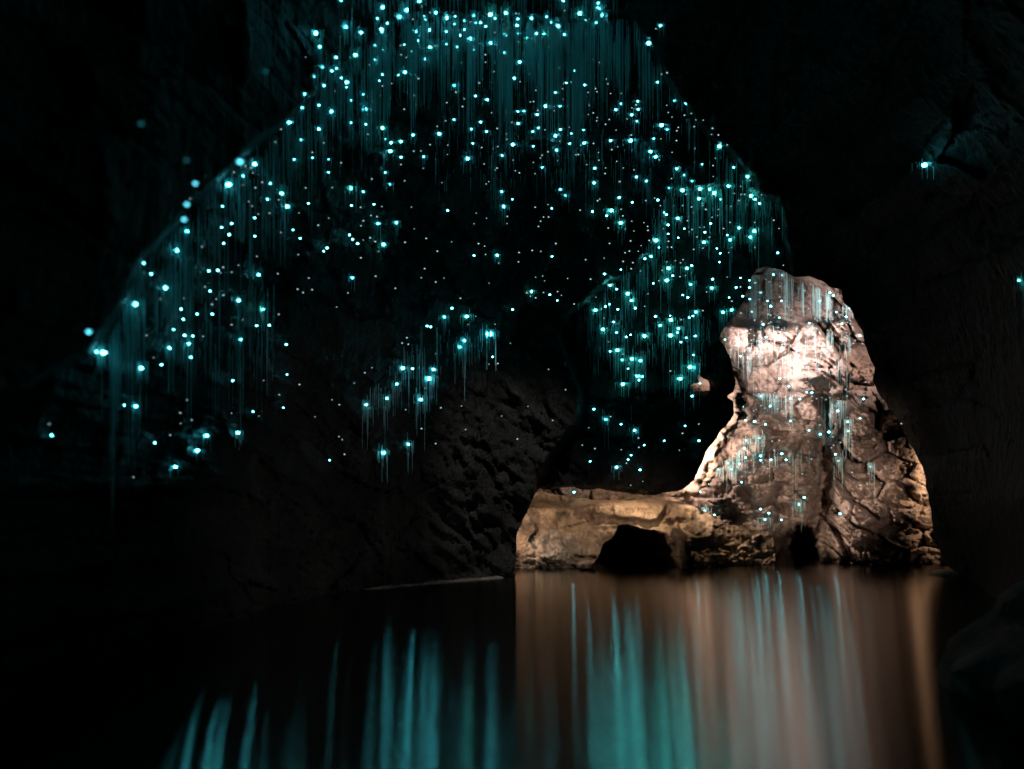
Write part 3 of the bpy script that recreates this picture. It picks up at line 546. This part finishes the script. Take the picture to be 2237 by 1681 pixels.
def ico(sub=1, sc=(1, 1, 1), off=(0, 0, 0)):
    bm = bmesh.new(); bmesh.ops.create_icosphere(bm, subdivisions=sub, radius=1)
    V = np.array([v.co[:] for v in bm.verts]) * np.array(sc) + np.array(off); Fc = np.array([[v.index for v in f.verts] for f in bm.faces]); bm.free()
    return V, Fc
def thread_geo(lst):
    """lst of (x, y, ztop, length, width): tapering three-sided silk lines with small wobble"""
    V, Fc = [], []
    for x, y, z, L, w_ in lst:
        n = 4; b0 = len(V)
        sx, sy = (rng.random() - .5) * .006 * L, (rng.random() - .5) * .006 * L
        for i in range(n + 1):
            t = i / n; ww = w_ * (.55 - .3 * t)
            for k in range(3):
                a_ = 2.0944 * k + .5
                V.append((x + sx * t * t + ww * math.cos(a_), y + sy * t + ww * math.sin(a_), z - L * t))
        for i in range(n):
            for k in range(3):
                Fc.append((b0 + 3 * i + k, b0 + 3 * i + (k + 1) % 3, b0 + 3 * i + 3 + (k + 1) % 3, b0 + 3 * i + 3 + k))
    return np.array(V), np.array(Fc)

scale_of = lambda it: it['r']
ORD = ['first', 'second', 'third', 'fourth', 'fifth', 'sixth', 'seventh', 'eighth', 'ninth', 'tenth', 'eleventh', 'twelfth']
ZN = [  # phrase, test
 ('in the black upper left', lambda x, y, k: x < 620 and y < 330 and k == 6),
 ('in the black left of the rim', lambda x, y, k: k in (5, 6)),
 ('on the far right black rock', lambda x, y, k: x > 1900 and y < 700),
 ('in the topmost row', lambda x, y, k: y < 18),
 ('at the dark shoulder above the left rim', lambda x, y, k: x < 770 and y < 22 + (790 - x) * .9 and y < 175),
 ('on the top left corner of the dome', lambda x, y, k: x < 850 and y < 60),
 ('in the left quarter of the top band', lambda x, y, k: 770 <= x < 920 and y < 62),
 ('in the top band left of its middle', lambda x, y, k: 920 <= x < 1060 and y < 62),
 ('in the top band right of its middle', lambda x, y, k: 1060 <= x < 1200 and y < 62),
 ('at the right end of the top band', lambda x, y, k: 1200 <= x < 1460 and y < 62),
 ('in the left half under the top band', lambda x, y, k: 790 <= x < 960 and y < 125),
 ('under the middle of the top band', lambda x, y, k: 960 <= x < 1130 and y < 150),
 ('in the right half under the top band', lambda x, y, k: 1130 <= x < 1400 and y < 125),
 ('on the upper part of the sloping left rim', lambda x, y, k: x < 790 and y < 200),
 ('on the middle part of the sloping left rim', lambda x, y, k: x < 740 and y < 290),
 ('under the long upper left threads', lambda x, y, k: x < 900 and y < 290),
 ('in the dark centre below the top threads', lambda x, y, k: 900 <= x < 1180 and y < 270),
 ('right of the dark centre', lambda x, y, k: 1180 <= x < 1370 and y < 270),
 ('on the upper right rim of the dome', lambda x, y, k: 1370 <= x < 1620 and y < 290),
 ('left of the glowing middle hollow', lambda x, y, k: 900 <= x < 1150 and y < 400),
 ('at the glowing middle hollow', lambda x, y, k: 1150 <= x < 1300 and y < 380),
 ('by the green lit bosses', lambda x, y, k: 1300 <= x < 1480 and y < 420),
 ('on the stepped right shoulder', lambda x, y, k: 1480 <= x and y < 405),
 ('on the left half of the right ledge', lambda x, y, k: 1430 <= x < 1560 and y < 460),
 ('on the right half of the right ledge', lambda x, y, k: 1560 <= x < 1740 and y < 460),
 ('among the blurred left rim curtains', lambda x, y, k: x < 570 and y < 420),
 ('left of the glowing upper left boss', lambda x, y, k: 570 <= x < 770 and y < 430),
 ('around the glowing upper left boss', lambda x, y, k: 770 <= x < 900 and y < 430),
 ('low on the blurred left rim', lambda x, y, k: x < 470 and y < 600),
 ('halfway down the left curtains', lambda x, y, k: x < 600 and y < 560),
 ('in the dark left of centre', lambda x, y, k: 600 <= x < 900 and y < 700),
 ('in the black centre', lambda x, y, k: 900 <= x < 1260 and y < 640),
 ('on the dark slope left of the ridge', lambda x, y, k: 1260 <= x < 1400 and y < 560),
 ('at the upper end of the diagonal ridge', lambda x, y, k: 1400 <= x < 1500 and y < 540),
 ('between the ledge and the lit grotto', lambda x, y, k: 1500 <= x < 1760 and y < 560 ),
 ('halfway down the diagonal ridge', lambda x, y, k: 1330 <= x < 1560 and y < 625 ),
 ('near the top of the grotto', lambda x, y, k: 1560 <= x and y < 625),
 ('on the upper left grotto rock', lambda x, y, k: 1560 <= x < 1720 and y < 700 ),
 ('on the upper right grotto rock', lambda x, y, k: 1720 <= x and y < 712),
 ('left of the bright grotto band', lambda x, y, k: 1565 <= x < 1700 and y < 800),
 ('over the bright grotto band', lambda x, y, k: 1700 <= x and y < 780),
 ('below the bright grotto band', lambda x, y, k: 1580 <= x < 1790 and y < 850),
 ('under the smooth block in the grotto', lambda x, y, k: 1640 <= x < 1840 and y < 905),
 ('on the upper right column of the grotto', lambda x, y, k: 1800 <= x and y < 960),
 ('on the left middle of the grotto wall', lambda x, y, k: 1560 <= x < 1700 and y < 985),
 ('by the dark cleft in the grotto wall', lambda x, y, k: 1700 <= x < 1880 and y < 1040),
 ('on the right column of the grotto, low down', lambda x, y, k: x >= 1840),
 ('along the ledge in the lower grotto', lambda x, y, k: 1530 <= x < 1700 and y < 1060),
 ('above the rock foot at the base of the grotto', lambda x, y, k: x >= 1500 and y >= 1020),
 ('at the upper left of the right curtains', lambda x, y, k: 1230 <= x < 1345 and y < 690),
 ('in the upper middle of the right curtains', lambda x, y, k: 1345 <= x < 1600 and y < 700),
 ('at the lower left of the right curtains', lambda x, y, k: 1230 <= x < 1400 and y < 800),
 ('in the lower middle of the right curtains', lambda x, y, k: 1400 <= x < 1600 and y < 860),
 ('in the dark hollow above the rock arch', lambda x, y, k: 1150 <= x < 1600 and y >= 800),
 ('among the upper left wall curtains', lambda x, y, k: x < 500 and y < 700),
 ('among the right of the left wall lights', lambda x, y, k: 500 <= x < 660 and y < 760),
 ('among the lower left wall curtains', lambda x, y, k: x < 500 and y < 830),
 ('on the small lit curtain below the centre', lambda x, y, k: 780 <= x < 1120 and y < 900),
 ('low on the dark left wall near the water', lambda x, y, k: x < 780),
 ('low on the dark rock under the centre', lambda x, y, k: True)]
def zone(x, y, k):
    for n_, f in ZN:
        if f(x, y, k): return n_
items.sort(key=lambda it: (-(it['k'] in (2, 3, 4, 5, 6)), -RAD[it['k']] - (.5 if it['k'] > 2 else 0), it['py']))
inview = [it for it in items if it['py'] > -3 and it['k'] != 1]
rest = [it for it in items if not (it['py'] > -3 and it['k'] != 1)]
inview.sort(key=lambda it: -RAD[it['k']])
big, more = inview[:298], inview[298:]
rest += more
print('WORMS', len(items), 'individual', len(big), 'rest', len(rest))

# shared parts
MESH = {}
def pm(name, geo, mat):
    me = bpy.data.meshes.new(name); me.from_pydata([tuple(v) for v in geo[0]], [], [tuple(f) for f in geo[1].tolist()]); me.materials.append(mat)
    me.polygons.foreach_set('use_smooth', np.ones(len(me.polygons), bool)); me.update(); return me
organ = ico(2, (1.1, .9, .8))
for k in ('glow3', 'glow3g', 'glow2', 'glow4', 'glowlit', 'glow0', 'glowB'): MESH[k] = pm('light_organ', organ, M[k])
bodyV, bodyF = [], []
V, Fc = tube([(0, .3, .3), (-1.4, .5, .6), (-2.8, .6, .8), (-4.2, .8, .9)], [.3, .4, .35, .15], 8, .05, 1, 3)
bm_ = bpy.data.meshes.new('body'); bm_.from_pydata([tuple(v) for v in V], [], Fc); bm_.materials.append(M['skin']); MESH['body'] = bm_
THR = []
for v in range(10):
    n = 3 + v % 5
    lst = [((rng.random() - .5) * 7.5, (rng.random() - .8) * 2.5, .3 - .5 * rng.random(), .35 + .65 * rng.random(), .36) for _ in range(n)]
    lst += [((rng.random() + rng.random() - 1) * 5.5, (rng.random() - .8) * 2.5, .06 + .04 * rng.random(), .12 + .25 * rng.random(), .34) for _ in range(22)]
    THR.append(pm('silk_threads', thread_geo(lst), M['silk']))
def tlen(x, y):
    """thread length in photo px by region"""
    if y < 130 and 760 < x < 1400: return 130
    if x < 620 and y < 900: return 150
    if x < 800 and y < 330: return 110
    if x < 1120 and y > 650 and x > 760: return 75
    if x > 1230 and y > 380: return 55
    return 34
from collections import defaultdict
zc = defaultdict(list)
for it in big: it['zone'] = zone(it['px'], it['py'], it['k']); zc[it['zone']].append(it)
KIND = {2: 'small teal glowworm', 3: 'bright teal glowworm', 4: 'very large bright glowworm', 5: 'blurred blue glowworm', 6: 'faint blurred glowworm'}
for zn, lst in zc.items():
    byk = defaultdict(list)
    for it in lst: byk[it['k']].append(it)
    for k, l2 in byk.items():
        l2.sort(key=lambda it: it['px'])
        for j, it in enumerate(l2):
            pos = '' if len(l2) == 1 else (', leftmost there' if j == 0 else (', rightmost there' if j == len(l2) - 1 else ', %s from left' % (ORD[j] if j < 12 else 'number %d' % (j + 1))))
            it['label'] = KIND[k] + ' ' + zn + pos
for i, it in enumerate(big):
    e = link(bpy.data.objects.new('glowworm', None)); e.empty_display_size = .05
    e.location = P(it['px'], it['py'], it['d']); s = it['r']; e.scale = (s, s, s)
    gm = {2: 'glow2', 3: 'glow3', 4: 'glow3', 5: 'glowB', 6: 'glow0'}[it['k']]
    if it['k'] == 3 and (it['px'] > 1180 and it['py'] > 380 or rng.random() < .2): gm = 'glow3g'
    if it['k'] in (2, 3, 4) and (it['px'] < 1130 and it['py'] > 700 or it['py'] > 880 and not it['lit']): gm = 'glow4'
    if it['lit'] and it['k'] in (2, 3): gm = 'glowlit'
    o = link(bpy.data.objects.new('light_organ', MESH[gm])); o.parent = e
    o = link(bpy.data.objects.new('body', MESH['body'])); o.parent = e
    if rng.random() < .5: o.scale = (-1, 1, 1)
    if it['k'] in (2, 3, 4):
        o = link(bpy.data.objects.new('silk_threads', THR[rng.randrange(10)])); o.parent = e
        L = tlen(it['px'], it['py']) * (.5 + .9 * rng.random()) * it['d'] / F_ * (1.2 if it['k'] > 2 else .8)
        o.scale = (1, 1, L / s); o['kind'] = 'stuff'
    tag(e, it['label'], 'glowworm', 'glowworms ' + it['zone'])
# the hundreds of smaller lights
def merged(name, lst, mat, sub, label):
    V, Fc, n = [], [], 0
    g0 = ico(sub, (1.1, .9, .8))
    for it in lst:
        V.append(g0[0] * it['r'] + np.array(P(it['px'], it['py'], it['d']))); Fc.append(g0[1] + n); n += len(g0[0])
    o = mesh_obj(name, np.concatenate(V), np.concatenate(Fc), mat)
    return tag(o, label, kind='stuff')
merged('faint_glowworms', [it for it in rest if it['k'] == 1], M['glow1'], 1, 'hundreds of faint pinprick glowworm lights scattered over the vault')
merged('small_glowworms', [it for it in rest if it['k'] != 1], M['glow2'], 1, 'many small teal glowworm lights scattered over the vault, plus unseen ones added above for light')

# ------------------------------------------------------------------ silk curtains
def curtain(label, n, sampler, length, width=.9, off=.08, lit=False):
    lst = []
    q = []
    sd = len(label) * 1.37
    while len(q) < n:
        c_ = sampler(rng.random())
        dens = fbm(np.array([c_[0] / 9.]), np.array([c_[1] / 60.]), np.array([sd]), 3, 400)[0]
        if rng.random() < .5 + 1.6 * dens: q.append(c_)
    qx = np.array([a_[0] for a_ in q]); qy = np.array([a_[1] for a_ in q])
    dd = grotto_depth(qx, qy) if lit else wall_depth(qx, qy)
    for x, y, d in zip(qx, qy, dd):
        d = d - off * (.3 + rng.random()) ; p = P(x, y, d)
        L = length(x, y) * (.25 + 1.1 * rng.random()**1.4) * (1 + .8 * vnoise(np.array([x / 22.]), np.array([y / 90.]), np.array([sd]), 401)[0]) * d / F_
        lst.append((p[0], p[1], p[2] + .02, L, width * (.5 + .8 * rng.random()) * d / F_))
    g0 = thread_geo(lst)
    o = mesh_obj('silk_threads', g0[0], g0[1], M['silk'])
    tag(o, label, kind='stuff')
def along(pts, jx=4, jy=(0, 40)):
    pts = np.array(pts, float); seg = np.linalg.norm(np.diff(pts, axis=0), axis=1); cum = np.concatenate([[0], np.cumsum(seg)]) / seg.sum()
    def f(t):
        return (np.interp(t, cum, pts[:, 0]) + jx * (rng.random() - .5) * 2, np.interp(t, cum, pts[:, 1]) + jy[0] + (jy[1] - jy[0]) * rng.random()**1.5)
    return f
curtain('dense curtain of silk threads along the top band of the dome', 1300, along([(840, 55), (950, 36), (1100, 44), (1250, 48), (1375, 40)], 5, (4, 75)), lambda x, y: 150)
curtain('silk threads hanging from above the upper edge of the picture', 260, along([(740, -40), (900, -30), (1150, -30), (1350, -30)], 5, (-30, 20)), lambda x, y: 80)
curtain('silk threads hanging along the upper left rim', 300, along([(850, 55), (790, 110), (700, 185), (640, 262), (590, 300)], 5, (6, 80)), lambda x, y: 130)
curtain('blurred silk curtains along the lower left rim', 330, along([(590, 300), (490, 385), (420, 460), (385, 500), (300, 585), (270, 660), (240, 740)], 6, (8, 110)), lambda x, y: 210, 1.2)
curtain('silk threads hanging from the right rim of the dome', 110, along([(1385, 40), (1440, 130), (1500, 230), (1560, 300), (1640, 385)], 4, (6, 40)), lambda x, y: 95)
curtain('silk threads under the bright ledge of the right shoulder', 170, along([(1450, 425), (1520, 412), (1600, 415), (1660, 425), (1708, 450)], 4, (4, 40)), lambda x, y: 90)
curtain('silk threads down the diagonal right hand ridge', 240, along([(1450, 450), (1420, 560), (1380, 590), (1330, 640), (1270, 668), (1300, 700)], 22, (0, 60)), lambda x, y: 70)
curtain('silk threads over the hollow above the rock arch', 170, lambda t: (1290 + 270 * rng.random(), 690 + 90 * rng.random()), lambda x, y: 75)
curtain('thin silk threads in the middle of the vault', 200, lambda t: (950 + 480 * rng.random(), 270 + 130 * rng.random()), lambda x, y: 60, .7)
curtain('silk threads on the small lit curtain below the centre', 90, along([(795, 875), (850, 800), (930, 710), (1060, 720)], 10, (5, 60)), lambda x, y: 80)
curtain('silk threads on the lower left wall', 120, lambda t: (350 + 250 * rng.random(), 620 + 190 * rng.random()), lambda x, y: 90)
curtain('silk threads veiling the top of the lit grotto', 190, along([(1640, 606), (1690, 594), (1740, 612), (1820, 640)], 3, (0, 24)), lambda x, y: 110, .8, .5, True)
curtain('pale silk threads glittering under the lamp band in the grotto', 190, along([(1580, 735), (1660, 745), (1760, 742), (1860, 760)], 3, (-30, 60)), lambda x, y: 70 + 30 * math.sin(x / 17), .6, .45, True)
curtain('silk threads hanging under the smooth block in the grotto', 110, along([(1680, 862), (1740, 866), (1820, 874), (1850, 880)], 3, (0, 12)), lambda x, y: 70, .9, .35, True)
curtain('silk threads on the lower grotto wall', 90, lambda t: (1600 + 190 * rng.random(), 985 + 20 * rng.random()), lambda x, y: 55, .8, .25, True)
